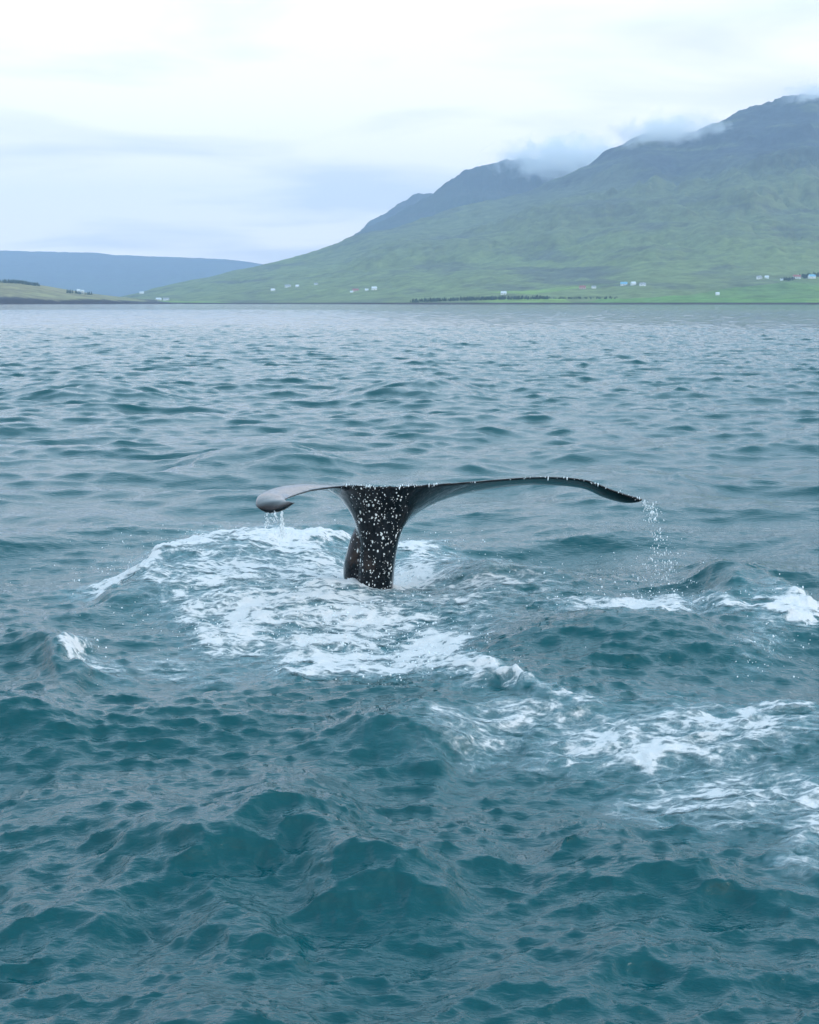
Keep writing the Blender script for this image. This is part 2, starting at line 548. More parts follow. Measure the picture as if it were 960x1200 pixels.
patch(900, 770, 30, 30, 0.32)
patch(765, 876, 105, 22, 0.66)
patch(680, 884, 66, 15, 0.56)
patch(820, 868, 150, 34, 0.54)
patch(890, 848, 60, 12, 0.62)
patch(620, 858, 90, 28, 0.36)
patch(860, 935, 120, 42, 0.46)
patch(948, 965, 28, 60, 0.52)
patch(930, 1010, 22, 16, 0.48)
patch(560, 880, 100, 34, 0.26)
stroke([(398, 690), (428, 701), (468, 704)], 9, 0.85)
patch(440, 694, 85, 24, 0.92)
patch(400, 728, 110, 30, 0.66)
patch(98, 788, 13, 15, 0.62)
patch(130, 800, 40, 14, 0.30)
patch(240, 790, 80, 25, 0.24)

# waves that the photograph shows singly: crest line, height, reach to the front and to the back (m)
RIDGES = [
    ([(10, 985), (110, 955), (210, 950), (268, 965)], 0.10, 0.30, 0.5),
    ([(170, 1012), (290, 968), (372, 942), (440, 968), (500, 1000)], 0.20, 0.34, 0.55),
    ([(380, 1020), (450, 1015), (520, 1030)], 0.07, 0.20, 0.35),
    ([(220, 1075), (262, 1050), (345, 1078)], 0.08, 0.18, 0.3),
    ([(0, 1045), (80, 1040), (170, 1060)], 0.08, 0.22, 0.4),
    ([(180, 1195), (320, 1172), (440, 1180)], 0.08, 0.20, 0.35),
    ([(-30, 880), (60, 858), (140, 880)], 0.11, 0.26, 0.5),
    ([(390, 848), (465, 846), (540, 876)], 0.12, 0.28, 0.5),
    ([(470, 985), (560, 972), (640, 978)], 0.07, 0.22, 0.5),
    ([(650, 972), (710, 962), (790, 980)], 0.06, 0.2, 0.4),
    ([(520, 752), (640, 748), (760, 750), (980, 765)], 0.16, 0.65, 0.6),
    ([(855, 712), (903, 694), (980, 710)], 0.20, 0.5, 0.6),
    ([(70, 765), (95, 770), (125, 812)], 0.12, 0.28, 0.35),
    ([(70, 745), (150, 695), (250, 662), (350, 648), (410, 655)], 0.17, 0.85, 0.6),
    ([(500, 668), (600, 676), (690, 690)], 0.12, 0.4, 0.6),
    ([(420, 462), (495, 460), (570, 462)], 0.30, 2.2, 2.5),
    ([(20, 462), (150, 464), (200, 466)], 0.30, 2.2, 2.5),
    ([(250, 548), (320, 538), (395, 552)], 0.22, 1.0, 1.3),
    ([(640, 580), (760, 574), (880, 582)], 0.14, 0.8, 1.2),
    ([(680, 1010), (800, 1005), (900, 1030)], 0.06, 0.2, 0.4),
    ([(660, 1120), (760, 1100), (860, 1125)], 0.06, 0.16, 0.3),
    ([(480, 1150), (560, 1130), (700, 1150)], 0.05, 0.18, 0.3),
]



def smooth_line(P, n=13):
    t = np.linspace(0, 1, len(P))
    q = np.linspace(0, 1, n)
    L_ = np.stack([np.interp(q, t, P[:, 0]), np.interp(q, t, P[:, 1])], 1)
    for _ in range(3):
        L_[1:-1] = (L_[:-2] + 2 * L_[1:-1] + L_[2:]) / 4
    return L_


ox, oy, oz = np.zeros_like(bx), np.zeros_like(bx), np.zeros_like(bx)
LIM = [(1.4, 3.5), (0.28, 0.7), (0.03, 0.09)]
FARF = smooth01(10, 34, RR.ravel())              # the boat's lee is smoother, the open fjord finer
for (L, h, gx, gy), (e0, e1), (g0, g1) in zip(TILES, LIM, ((1.15, 0.64), (0.32, 0.78), (0.9, 1.3))):
    w = (1 - smooth01(e0, e1, SPC)) * (g0 + (g1 - g0) * FARF)
    k = np.nonzero(w > 0)[0]
    wk = w[k] * AMP
    ang = 0.0
    oz[k] += wk * tile_sample(h, L, bx[k], by[k])
    ox[k] += 1.0 * wk * tile_sample(gx, L, bx[k], by[k])
    oy[k] += 1.0 * wk * tile_sample(gy, L, bx[k], by[k])

oy -= 0.40 * oz                                # wind-driven: steep lee faces, long backs
fk = np.nonzero(INF & (RR.ravel() < 90) & (np.abs(PX - 480) < 900))[0]
fx = bx[fk] + 0.18 * tile_sample(NT, 7.0, bx[fk], by[fk])
fy = by[fk] + 0.18 * tile_sample(NT, 7.0, bx[fk] + 3.3, by[fk] + 1.9)
for pts, hgt, wf, wb in RIDGES:
    P = smooth_line(np.array([[float(v) for v in on_water(*p)] for p in pts]))
    x0, x1 = P[:, 0].min(), P[:, 0].max()
    ext = 0.18 * (x1 - x0)
    s_ = np.nonzero((fx > x0 - ext) & (fx < x1 + ext) & (np.abs(fy - P[:, 1].mean()) < 4 * (wf + wb) + np.ptp(P[:, 1])))[0]
    o_ = np.argsort(P[:, 0])
    d = fy[s_] - np.interp(fx[s_], P[o_, 0], P[o_, 1])          # negative: on the boat's side of the crest
    d = d / np.where(d < 0, wf * 1.45, wb * 1.3)
    prof = (1 + 0.55 * d * d) ** -2.2
    env = np.sin(np.clip((fx[s_] - x0 + ext) / (x1 - x0 + 2 * ext), 0, 1) * math.pi) ** 1.3
    z_ = 1.5 * hgt * prof * env
    oz[fk[s_]] += z_
    oy[fk[s_]] -= 0.3 * z_      # crest leans towards the boat

# churned, lumpy relief in the foam
lump = tile_sample(NT, 3.1, wx, wy)
fm = np.clip(foam, 0, 1)
oz[ni] += 0.020 * aer * lump + 0.035 * fm * (0.3 + np.abs(tile_sample(NT, 1.7, wx, wy)))
cbx, cby = (float(v) for v in on_water(436, 697))
oz[ni] += 0.07 * np.exp(-(np.hypot(wx - cbx, wy - cby) / 0.4) ** 2) * (0.7 + 0.5 * lump)
SX, SY, SZ = bx + ox, by + oy, oz
SEA_V = np.stack([SX, SY, SZ], 1)
aer_all = np.zeros_like(bx); aer_all[ni] = aer
foam_all = np.zeros_like(bx); foam_all[ni] = foam
# small whitecaps and flecks on the steepest crests
SEA_F = grid_faces(NR, NC)[:, ::-1]
sea = mesh_np('sea', SEA_V, SEA_F, MAT_WATER, attrs={'aeration': aer_all, 'open_water': 0.7 * smooth01(0.3, 1.6, SPC)})
tag(sea, kind='structure', label='choppy teal sea water reflecting the overcast sky')

ff = foam_all[SEA_F].max(1) > 0.07
FF = SEA_F[ff]
used, inv = np.unique(FF, return_inverse=True)
FV = SEA_V[used].copy()
fl = np.clip(foam_all[used], 0, 1)
FV[:, 2] += 0.005 + 0.012 * fl * np.clip(tile_sample(NT, 1.1, FV[:, 0], FV[:, 1]) + 0.6, 0, 2)
foam_o = mesh_np('foam', FV, inv.reshape(FF.shape), MAT_FOAM, attrs={'foam': foam_all[used]})
tag(foam_o, label='white churned foam spread on the water around the whale tail', category='foam', kind='stuff')


# ------------------------------------------------------------------ land
def land(name, px0, px1, ncol, nrow, shore, crest_px, crest_depth, power, mat, rough=1.0, back=1.1,
         bank=9.0, seed=0, farm=None, label=None, terrace=13.0):
    """a slope rising from a shore (px -> depth) to a crest line (px, py) standing at a depth"""
    cols = np.linspace(px0, px1, ncol)
    t = np.concatenate([np.linspace(-0.03, 0.06, max(6, nrow // 8)), np.linspace(0.06, 1, nrow)[1:],
                        np.linspace(1, 1 + (back - 1) * 2, max(8, nrow // 6))[1:]])
    ys = np.interp(cols, *zip(*shore))
    yr = np.interp(cols, *zip(*crest_depth))
    py = np.interp(cols, *zip(*crest_px))
    # round the crest polyline a little
    ker = np.hanning(max(3, ncol // 60 * 2 + 1)); ker /= ker.sum()
    pad = len(ker) // 2
    py = np.convolve(np.pad(py, pad, mode='edge'), ker, 'valid')
    ymid = yr
    zr = (HORIZON - py) / F_PX * ymid + CAM_H
    T, C = np.meshgrid(t, np.arange(ncol), indexing='ij')
    Yd = ys[C] + (yr[C] - ys[C]) * T
    X = (cols[C] - CX) / F_PX * Yd
    tt = np.clip(T, 0, 1)
    Z = zr[C] * tt ** power
    over = np.clip(T - 1, 0, None)
    Z -= zr[C] * over * 1.1
    n1 = tile_sample(noise_tile(512, 1.9, 2, 200, 50 + seed), 6000, X, Yd)
    n2 = tile_sample(noise_tile(512, 1.5, 2, 240, 60 + seed), 1500, X, Yd * 0.35)
    rise = np.clip(tt * 1.6, 0, 1) ** 1.3 * (1 - 0.55 * smooth01(0.6, 1.0, tt))
    Z += rough * zr[C] * (0.035 * n1 + 0.02 * n2) * rise
    Z += rough * terrace * rise * np.sin(Z / 26 + 1.3 * n1)
    land_on = smooth01(-0.004, 0.004, T)
    Z = np.where(T < 0.0, -3.0, bank * np.clip(0.62 + 0.3 * n1 + 0.15 * n2, 0.15, 1.6) * land_on + Z)
    V = np.stack([X, Yd, Z], -1).reshape(-1, 3)
    at = {}
    if farm:
        pxg = cols[C]
        fa = np.zeros_like(X)
        for p0, p1, t1 in farm:
            fa = np.maximum(fa, smooth01(p0 - 25, p0 + 25, pxg) * (1 - smooth01(p1 - 25, p1 + 25, pxg))
                            * (1 - smooth01(t1 * 0.75, t1, T + 0.01 * n1)))
        at['farmed'] = fa.ravel()
    o = mesh_np(name, V, grid_faces(len(t), ncol), mat, attrs=at)
    tag(o, kind='structure', label=label)
    return o, (X, Yd, Z)


M_MAIN = land_material('mountain_grass', (0.185, 0.215, 0.085, 1), (0.15, 0.165, 0.08, 1), (0.055, 0.062, 0.07, 1),
                       (0.115, 0.125, 0.085, 1), 60, 330, 620, field_top=120, shore=4)
M_BACK = land_material('mountain_rock', (0.07, 0.09, 0.05, 1), (0.055, 0.07, 0.05, 1), (0.04, 0.045, 0.045, 1),
                       (0.07, 0.07, 0.06, 1), 150, 400, 700)
M_HILL = land_material('hill_grass', (0.29, 0.26, 0.11, 1), (0.30, 0.245, 0.11, 1), (0.28, 0.235, 0.11, 1),
                       (0.22, 0.18, 0.11, 1), 10, 35, 60, shore=11, cliff=17)
M_FAR = land_material('far_mountain_rock', (0.10, 0.12, 0.10, 1), (0.09, 0.10, 0.10, 1), (0.08, 0.09, 0.10, 1),
                      (0.08, 0.08, 0.09, 1), 100, 300, 600)

main_o, MAIN = land('mountain', -150, 1500, 760, 190,
                    [(-150, 5200), (120, 4600), (300, 3600), (480, 2900), (700, 2700), (960, 2600), (1500, 2500)],
                    [(-150, 354), (100, 352), (150, 348), (200, 338), (250, 325), (300, 312), (350, 300), (400, 286), (425, 274),
                     (480, 262), (540, 246), (600, 229), (650, 213), (700, 190), (730, 174), (752, 165), (775, 166), (800, 164), (830, 152),
                     (860, 138), (900, 124), (940, 120), (970, 122), (1080, 150), (1220, 120), (1500, 190)],
                    [(-150, 6000), (150, 5600), (400, 6000), (700, 6500), (1500, 6600)], 1.55, M_MAIN, bank=6.0,
                    farm=[(560, 1400, 0.17), (120, 330, 0.10)], label='long green mountain slope rising from the right shore')
land('mountain', 330, 900, 420, 60, [(330, 6500), (900, 6700)],
     [(330, 330), (430, 270), (465, 254), (500, 236), (520, 221), (545, 205), (575, 193), (600, 186), (625, 188), (650, 197), (690, 184),
      (730, 176), (800, 180), (900, 200)],
     [(330, 8300), (900, 8600)], 1.2, M_BACK, seed=1, label='blue grey shoulder of the mountain behind the green slope')
land('mountain', 380, 620, 200, 40, [(380, 8600), (620, 8600)],
     [(380, 300), (425, 270), (450, 252), (470, 239), (488, 231), (505, 232), (540, 240), (620, 270)],
     [(380, 10000), (620, 10000)], 1.2, M_BACK, seed=2, label='farthest blue peak at the end of the ridge')
land('far_mountain', -700, 480, 420, 50, [(-700, 10500), (480, 10500)],
     [(-700, 285), (-200, 280), (0, 294), (60, 297), (150, 301), (230, 303.5), (270, 306), (300, 310), (340, 319), (480, 345)],
     [(-700, 13800), (480, 13800)], 1.1, M_FAR, rough=0.35, seed=3, label='distant blue mountain with a flat top under the cloud')
hill_o, HILL = land('hill', -900, 225, 500, 60,
                    [(-900, 2400), (0, 2900), (120, 3300), (200, 3900), (225, 4200)],
                    [(-900, 318), (-200, 325), (0, 330), (20, 330), (50, 334), (90, 341), (120, 345.5), (150, 349), (190, 353), (225, 354.6)],
                    [(-900, 3400), (0, 3700), (120, 4000), (225, 4600)], 0.75, M_HILL, rough=0.6, seed=4, bank=10,
                    terrace=2.0, label='low tawny grass hill with dark shore cliffs')


def ground_at(G, px, py):
    """the first place where the line of sight through a pixel meets the land G"""
    X, Yd, Z = G
    u = (px - CX) / F_PX
    j = int(np.argmin(np.abs(X[len(X) // 2] / Yd[len(X) // 2] - u)))
    ppx, ppy = to_px(X[:, j], Yd[:, j], Z[:, j])
    ok = np.nonzero((ppy <= py) & (Z[:, j] > 2))[0]
    i = ok[0] if len(ok) else len(Z) // 2
    return float(X[i, j]), float(Yd[i, j]), float(Z[i, j])


# ------------------------------------------------------------------ farmhouses
M_WALL = plain_material('house_wall_white', (0.8, 0.8, 0.78), 0.8, 0.06, 0.3)
M_WALLP = plain_material('house_wall_pink', (0.62, 0.45, 0.42), 0.8, 0.06, 0.3)
M_ROOFS = {'grey': plain_material('roof_grey', (0.35, 0.36, 0.38), 0.6, 0.1, 0.5),
           'red': plain_material('roof_red', (0.35, 0.11, 0.09), 0.6, 0.1, 0.5),
           'blue': plain_material('roof_blue', (0.20, 0.45, 0.62), 0.5, 0.1, 0.5),
           'dark': plain_material('roof_dark', (0.07, 0.07, 0.09), 0.6, 0.1, 0.5),
           'white': plain_material('roof_white', (0.75, 0.76, 0.78), 0.5, 0.05, 0.5)}
M_GLASS = plain_material('window_glass', (0.03, 0.035, 0.04), 0.1, 0.1, 1.0)
M_DOOR = plain_material('house_door', (0.12, 0.09, 0.07), 0.6, 0.1, 1.0)


def box_np(x0, x1, y0, y1, z0, z1):
    v = np.array([(x, y, z) for z in (z0, z1) for y in (y0, y1) for x in (x0, x1)], float)
    f = np.array([(0, 2, 3, 1), (4, 5, 7, 6), (0, 1, 5, 4), (2, 6, 7, 3), (0, 4, 6, 2), (1, 3, 7, 5)])
    return v, f


def house(px, py, G, length, width, height, roof, label, wall=None, rz=0.0, group=None):
    x, y, z = ground_at(G, px, py)
    e = bpy.data.objects.new('farmhouse', None)
    COL.objects.link(e)
    e.location = (x, y, z - 1.0); e.rotation_euler = (0, 0, rz)
    tag(e, label, 'house', group)
    L, W, H = length / 2, width / 2, height
    rh = width * 0.38
    v = np.array([(-L, -W, 0), (L, -W, 0), (L, W, 0), (-L, W, 0), (-L, -W, H), (L, -W, H), (L, W, H), (-L, W, H),
                  (-L, 0, H + rh), (L, 0, H + rh)], float)
    bm = bmesh.new()
    bv = [bm.verts.new(p) for p in v]
    for f in ((0, 1, 5, 4), (2, 3, 7, 6), (1, 2, 6, 9, 5), (3, 0, 4, 8, 7), (0, 3, 2, 1)):
        bm.faces.new([bv[i] for i in f])
    me = bpy.data.meshes.new('wall'); bm.to_mesh(me); bm.free()
    w = bpy.data.objects.new('wall', me); COL.objects.link(w); w.parent = e
    me.materials.append(wall or M_WALL)
    o_, th = 0.5, 0.3
    rv = []
    for sx in (-L - o_, L + o_):
        for yy, zz_ in ((-W - o_, H - o_ * rh / W + 0.05), (0, H + rh + 0.05), (W + o_, H - o_ * rh / W + 0.05)):
            rv += [(sx, yy, zz_), (sx, yy, zz_ + th)]
    rf = [(0, 6, 8, 2), (1, 3, 9, 7), (2, 8, 10, 4), (3, 5, 11, 9), (0, 1, 7, 6), (4, 10, 11, 5), (0, 2, 3, 1), (2, 4, 5, 3), (6, 7, 9, 8), (8, 9, 11, 10)]
    ro = mesh_np('roof', np.array(rv), np.array(rf), M_ROOFS[roof], smooth=False, parent=e)
    if length > 9 and height > 3:
        n = max(2, int(length // 4))
        for i in range(n):
            cx_ = -L + (i + 0.5) * length / n
            if i == n // 2:
                vv, f_ = box_np(cx_ - 0.6, cx_ + 0.6, -W - 0.06, -W + 0.05, 0.9, 3.1)
                mesh_np('door', vv, f_, M_DOOR, smooth=False, parent=e)
            else:
                vv, f_ = box_np(cx_ - 0.7, cx_ + 0.7, -W - 0.06, -W + 0.05, H * 0.5, H * 0.5 + 1.3)
                mesh_np('window', vv, f_, M_GLASS, smooth=False, parent=e)
        vv, f_ = box_np(L * 0.3, L * 0.3 + 0.9, -0.4, 0.5, H + rh * 0.6, H + rh + 1.2)
        mesh_np('chimney', vv, f_, wall or M_WALL, smooth=False, parent=ro)
    return e


HOUSES = [
    (884, 327, MAIN, 11, 8, 4.5, 'grey', 'white farmhouse with grey roof beside its slightly smaller twin on the upper field', None),
    (894, 327, MAIN, 9, 7, 4.0, 'white', 'white shed with white roof next to the farmhouse on the upper field', None),
    (910, 329.5, MAIN, 6, 5, 3.2, 'white', 'tiny white hut at the end of the dark tree row', None),
    (928, 327, MAIN, 17, 10, 5.0, 'red', 'long white farmhouse with red roof between dark trees', None),
    (946, 326, MAIN, 15, 10, 5.0, 'blue', 'white barn with blue roof below dark trees', None),
    (836, 346, MAIN, 7, 6, 4.0, 'white', 'lone small white cabin on the bright green shore field', None),
    (680, 339, MAIN, 14, 9, 4.5, 'red', 'pink walled farmhouse with red roof on the mountain foot', M_WALLP),
    (693, 338, MAIN, 9, 7, 4.0, 'grey', 'small white house near the pink farmhouse on the mountain foot', None),
    (729, 335, MAIN, 15, 10, 4.5, 'blue', 'white barn with bright blue roof above the diagonal field', None),
    (740, 334.5, MAIN, 10, 9, 5.0, 'white', 'white gabled house between the blue roofed barn and the low shed', None),
    (749, 335, MAIN, 13, 8, 4.0, 'grey', 'low white shed with grey roof at the end of its row', None),
    (590, 346, MAIN, 12, 8, 4.5, 'white', 'white farmhouse just above the long shelter belt of trees', None),
    (322, 341, MAIN, 12, 8, 4.0, 'white', 'small white farm building lowest of the far cluster', None),
    (339, 337, MAIN, 18, 10, 5.0, 'grey', 'long pale farm building with grey roof in the far cluster', None),
    (350, 336.5, MAIN, 10, 8, 4.5, 'white', 'compact white house at the end of the long pale farm building', None),
    (371, 334, MAIN, 12, 7, 3.5, 'grey', 'solitary pale cottage high above the far shore', None),
    (413, 343, MAIN, 8, 6, 3.5, 'white', 'tiny white cottage on the brown heath by the far shore', None),
    (418, 341.5, MAIN, 16, 9, 4.0, 'red', 'long pink walled barn on the brown heath', M_WALLP),
    (430, 341, MAIN, 9, 7, 4.0, 'white', 'white outhouse beside the tall white house on the heath', None),
    (440, 340, MAIN, 14, 9, 6.0, 'white', 'tall bright white house on the heath slope', None),
    (97, 343, HILL, 9, 8, 7.0, 'white', 'tall white house on the crest of the tawny hill', None),
    (102, 344, HILL, 7, 6, 8.0, 'white', 'narrow white tower house next to the tall white house on the hill', None),
    (170, 344.5, MAIN, 16, 9, 5.0, 'white', 'white farm building on the spur behind the tawny hill', None),
    (189, 352, MAIN, 16, 9, 5.0, 'white', 'white boathouse low by the head of the bay', None),
    (198, 352, MAIN, 18, 9, 5.0, 'grey', 'long white shed with grey roof low by the head of the bay', None),
]
for i, (hx, hy, G, ln, wd, ht, rf_, lb, wm) in enumerate(HOUSES):
    house(hx, hy, G, ln * 0.95, wd, ht, rf_, lb, wm, rz=[0.1, -0.25, 0.3, -0.1, 0.2][i % 5])

# ------------------------------------------------------------------ woods
M_LEAF = plain_material('conifer_needles', (0.022, 0.05, 0.028), 0.9, 0.4, 0.15, 0.2)


def wood(pts, count, width, hmin, hmax, G, name, label, seed):
    r = random.Random(seed)
    V, Fc = [], []
    for i in range(count):
        t = r.random() * (len(pts) - 1)
        k = min(int(t), len(pts) - 2); t -= k
        px = pts[k][0] + (pts[k + 1][0] - pts[k][0]) * t
        py = pts[k][1] + (pts[k + 1][1] - pts[k][1]) * t + r.uniform(0, width)
        x, y, z = ground_at(G, px, py)
        x += r.uniform(-8, 8); y += r.uniform(-10, 10)
        h = r.uniform(hmin, hmax); rad = h * r.uniform(0.22, 0.36)
        # a ragged three-tier conifer
        for q in range(3):
            b0 = len(V)
            zb = z + h * (0.08 + 0.27 * q); zt = z + h * (0.55 + 0.24 * q)
            rr_ = rad * (1 - 0.27 * q)
            for s in range(7):
                a = s / 7 * 6.283 + q
                j = rr_ * r.uniform(0.7, 1.15)
                V.append((x + j * math.cos(a), y + j * math.sin(a), zb + r.uniform(-0.6, 0.4)))
            V.append((x, y, min(zt, z + h)))
            Fc += [(b0 + s, b0 + (s + 1) % 7, b0 + 7) for s in range(7)]
    o = mesh_np(name, np.array(V), np.array(Fc), M_LEAF, smooth=False)
    tag(o, label, 'wood', kind='stuff')


wood([(482, 353.5), (540, 351.5), (580, 350.5), (640, 350)], 460, 1.2, 4, 8.5, MAIN, 'shelter_belt', 'long dark belt of conifers above the shore fields', 1)
wood([(640, 350.2), (720, 350)], 110, 0.5, 3, 5, MAIN, 'tree_row', 'thin dark row of trees along the lower field edge', 2)
wood([(911, 329), (925, 328)], 45, 0.8, 5, 8, MAIN, 'tree_row', 'dark row of trees between the tiny hut and the red roofed farmhouse', 3)
wood([(932, 326), (958, 323)], 80, 1.2, 6, 10, MAIN, 'tree_row', 'dark trees standing behind the blue roofed barn', 4)
wood([(8, 331), (30, 332), (48, 335)], 160, 0.6, 6, 10, HILL, 'shelter_belt', 'dark line of trees along the crest of the tawny hill', 5)
wood([(84, 343), (110, 345.5)], 40, 0.6, 6, 10, HILL, 'tree_row', 'few dark trees by the white houses on the hill', 6)


# ------------------------------------------------------------------ the whale's tail
def skin_material():
    m, n, l, b = new_mat('whale_skin')
    b.inputs['Roughness'].default_value = 0.24
    b.inputs['IOR'].default_value = 1.34
    b.inputs['Coat Weight'].default_value = 0.7
    b.inputs['Specular IOR Level'].default_value = 0.15
    b.inputs['Coat Roughness'].default_value = 0.03
    b.inputs['Coat IOR'].default_value = 1.33
    t = nd(n, 'ShaderNodeTexCoord')
    ns = nd(n, 'ShaderNodeTexNoise', inp={'Scale': 9.0, 'Detail': 7.0, 'Roughness': 0.65})
    l.new(t.outputs['Object'], ns.inputs['Vector'])
    mr = nd(n, 'ShaderNodeMapRange', inp={1: 0.35, 2: 0.75})
    l.new(ns.outputs['Fac'], mr.inputs[0])
    mx = nd(n, 'ShaderNodeMix', data_type='RGBA', inp={6: (0.003, 0.004, 0.006, 1), 7: (0.009, 0.013, 0.017, 1)})
    l.new(mr.outputs[0], mx.inputs[0]); l.new(mx.outputs[2], b.inputs['Base Color'])
    rr_ = nd(n, 'ShaderNodeMapRange', inp={1: 0.3, 2: 0.7, 3: 0.08, 4: 0.26})
    l.new(ns.outputs['Fac'], rr_.inputs[0]); l.new(rr_.outputs[0], b.inputs['Roughness'])
    mp = nd(n, 'ShaderNodeMapping', inp={'Scale': (1.0, 1.0, 0.35)})
    nb = nd(n, 'ShaderNodeTexNoise', inp={'Scale': 22.0, 'Detail': 5.0, 'Roughness': 0.6})
    l.new(t.outputs['Object'], mp.inputs[0]); l.new(mp.outputs[0], nb.inputs['Vector'])
    bp = nd(n, 'ShaderNodeBump', inp={'Strength': 0.25, 'Distance': 0.015})
    l.new(nb.outputs['Fac'], bp.inputs['Height']); l.new(bp.outputs[0], b.inputs['Normal'])
    return m


M_SKIN = skin_material()
M_SPECK = plain_material('barnacle_white', (0.78, 0.78, 0.76), 0.55, 0.2, 30.0)

# fluke stations from the tip beside the left drips to the far right tip:
# leading edge (px, py, depth), trailing edge (px, py, depth), thickness (m); depth in metres from the tail stock
ST = [
    ((346.0, 589.0, -1.60), (346.5, 588.2, -1.58), 0.010),
    ((330, 599.5, -1.46), (341, 587.0, -1.54), 0.034),
    ((313, 601.5, -1.35), (337, 586.4, -1.48), 0.046),
    ((300.0, 593.5, -1.26), (335, 585.4, -1.40), 0.052),
    ((302, 582.5, -1.10), (338, 584.0, -1.28), 0.058),
    ((314, 575.5, -0.85), (343, 582.0, -1.12), 0.060),
    ((334, 570.0, -0.55), (353, 578.6, -0.92), 0.064),
    ((358, 568.0, -0.28), (367, 574.6, -0.70), 0.070),
    ((380, 571.0, -0.06), (386, 571.6, -0.50), 0.085),
    ((397, 580.0, 0.06), (403, 569.8, -0.46), 0.11),
    ((410, 596.0, 0.10), (418, 569.0, -0.43), 0.16),
    ((426, 622.0, 0.14), (432, 570.0, -0.42), 0.22),
    ((445, 636.0, 0.16), (447, 570.2, -0.42), 0.25),
    ((466, 620.0, 0.20), (466, 570.0, -0.41), 0.22),
    ((486, 600.0, 0.30), (488, 569.2, -0.36), 0.17),
    ((512, 586.0, 0.42), (516, 567.6, -0.26), 0.12),
    ((550, 575.0, 0.52), (554, 565.0, -0.13), 0.085),
    ((606, 567.0, 0.58), (610, 560.6, 0.00), 0.070),
    ((645, 567.0, 0.58), (648, 559.6, 0.06), 0.066),
    ((683, 570.5, 0.56), (686, 563.0, 0.14), 0.075),
    ((708, 581, 0.52), (715, 573.6, 0.20), 0.078),
    ((731, 587.5, 0.46), (737, 581.0, 0.27), 0.066),
    ((748, 587.0, 0.36), (750, 584.4, 0.31), 0.042),
    ((753, 585.6, 0.33), (753.5, 585.2, 0.32), 0.008),
]


def catmull(P, m):
    P = np.asarray(P, float)
    n = len(P)
    out = []
    for i in range(n - 1):
        p0, p1, p2, p3 = P[max(i - 1, 0)], P[i], P[i + 1], P[min(i + 2, n - 1)]
        for t in np.linspace(0, 1, m, endpoint=False):
            out.append(0.5 * (2 * p1 + (p2 - p0) * t + (2 * p0 - 5 * p1 + 4 * p2 - p3) * t * t
                              + (3 * p1 - p0 - 3 * p2 + p3) * t ** 3))
    out.append(P[-1])
    return np.array(out)


def loft(sections):
    """closed loft through rings with equal point counts, ends capped with a fan"""
    n, k = sections.shape[:2]
    V = sections.reshape(-1, 3)
    Fq = []
    for i in range(n - 1):
        for j in range(k):
            a, b_ = i * k + j, i * k + (j + 1) % k
            Fq.append((a, b_, b_ + k, a + k))
    c0, c1 = len(V), len(V) + 1
    V = np.vstack([V, sections[0].mean(0), sections[-1].mean(0)])
    T3 = [((j + 1) % k, j, c0) for j in range(k)] + [((n - 1) * k + j, (n - 1) * k + (j + 1) % k, c1) for j in range(k)]
    return V, Fq + T3


for i_ in range(9):                                     # the near fluke reaches well towards the boat
    (a0, a1, a2), (c0, c1, c2), t_ = ST[i_]
    ST[i_] = ((a0, a1, a2 * 1.35), (c0, c1, c2 * 1.35), t_ * 0.8)
Lp = np.array([at_depth(a[0], a[1], Y0 + a[2]) for a, b_, t in ST])
Tp = np.array([at_depth(b_[0], b_[1], Y0 + b_[2]) for a, b_, t in ST])
th = np.array([t for _, _, t in ST])
Ls, Ts, ths = catmull(Lp, 8), catmull(Tp, 8), catmull(th[:, None], 8)[:, 0]
mid = (Ls + Ts) / 2
span = np.gradient(mid, axis=0)
span /= np.linalg.norm(span, axis=1)[:, None]
chord = Ts - Ls
cl = np.linalg.norm(chord, axis=1)[:, None]
nrm = np.cross(chord / np.maximum(cl, 1e-6), span)
nrm /= np.linalg.norm(nrm, axis=1)[:, None]
for i in range(1, len(nrm)):
    if np.dot(nrm[i], nrm[i - 1]) < 0:
        nrm[i] *= -1
for _ in range(6):                                      # even out the twist
    nrm[1:-1] = (nrm[:-2] + 2 * nrm[1:-1] + nrm[2:]) / 4
    nrm /= np.linalg.norm(nrm, axis=1)[:, None]
K = 28
sec = []
for i in range(len(Ls)):
    ring = []
    for j in range(K):
        a = 2 * math.pi * j / K
        s = (1 - math.cos(a)) / 2                       # 0 leading edge, 1 trailing edge
        prof = (1.55 * math.sqrt(max(s, 0)) * (1 - s) ** 0.85 + 0.10 * math.sin(math.pi * s))
        side = 1 if a <= math.pi else -1
        wob = 0.012 * math.sin(9.1 * i * 0.13 + 2) * (s > 0.9) * min(1, cl[i, 0])
        ring.append(Ls[i] + chord[i] * (s + wob) + nrm[i] * side * (prof * ths[i] * 0.5 + 0.006 * (0.3 + 0.7 * min(1, ths[i] / 0.05))))
    sec.append(ring)
fluke_v, fluke_f = loft(np.array(sec))


def stock_loft(rows, kx=24, power=2.0):
    """rows: left px, right px, py, depth of the centre, half depth, lean of the section (rad)"""
    ctr = []
    for l_, r_, py, d, hd in rows:
        c = at_depth((l_ + r_) / 2, py, Y0 + d)
        hw = (r_ - l_) / 2 / F_PX * (Y0 + d) * 1.0
        ctr.append((*c, hw, hd))
    ctr = catmull(np.array(ctr), 6)
    rings = []
    for x, y, z, hw, hd in ctr:
        ring = []
        for j in range(kx):
            a = 2 * math.pi * j / kx
            ca, sa = math.cos(a), math.sin(a)
            q = (abs(ca) ** power + abs(sa) ** power) ** (-1 / power)
            ring.append((x + hw * q * ca, y + hd * q * sa, z))
        rings.append(ring)
    return loft(np.array(rings))


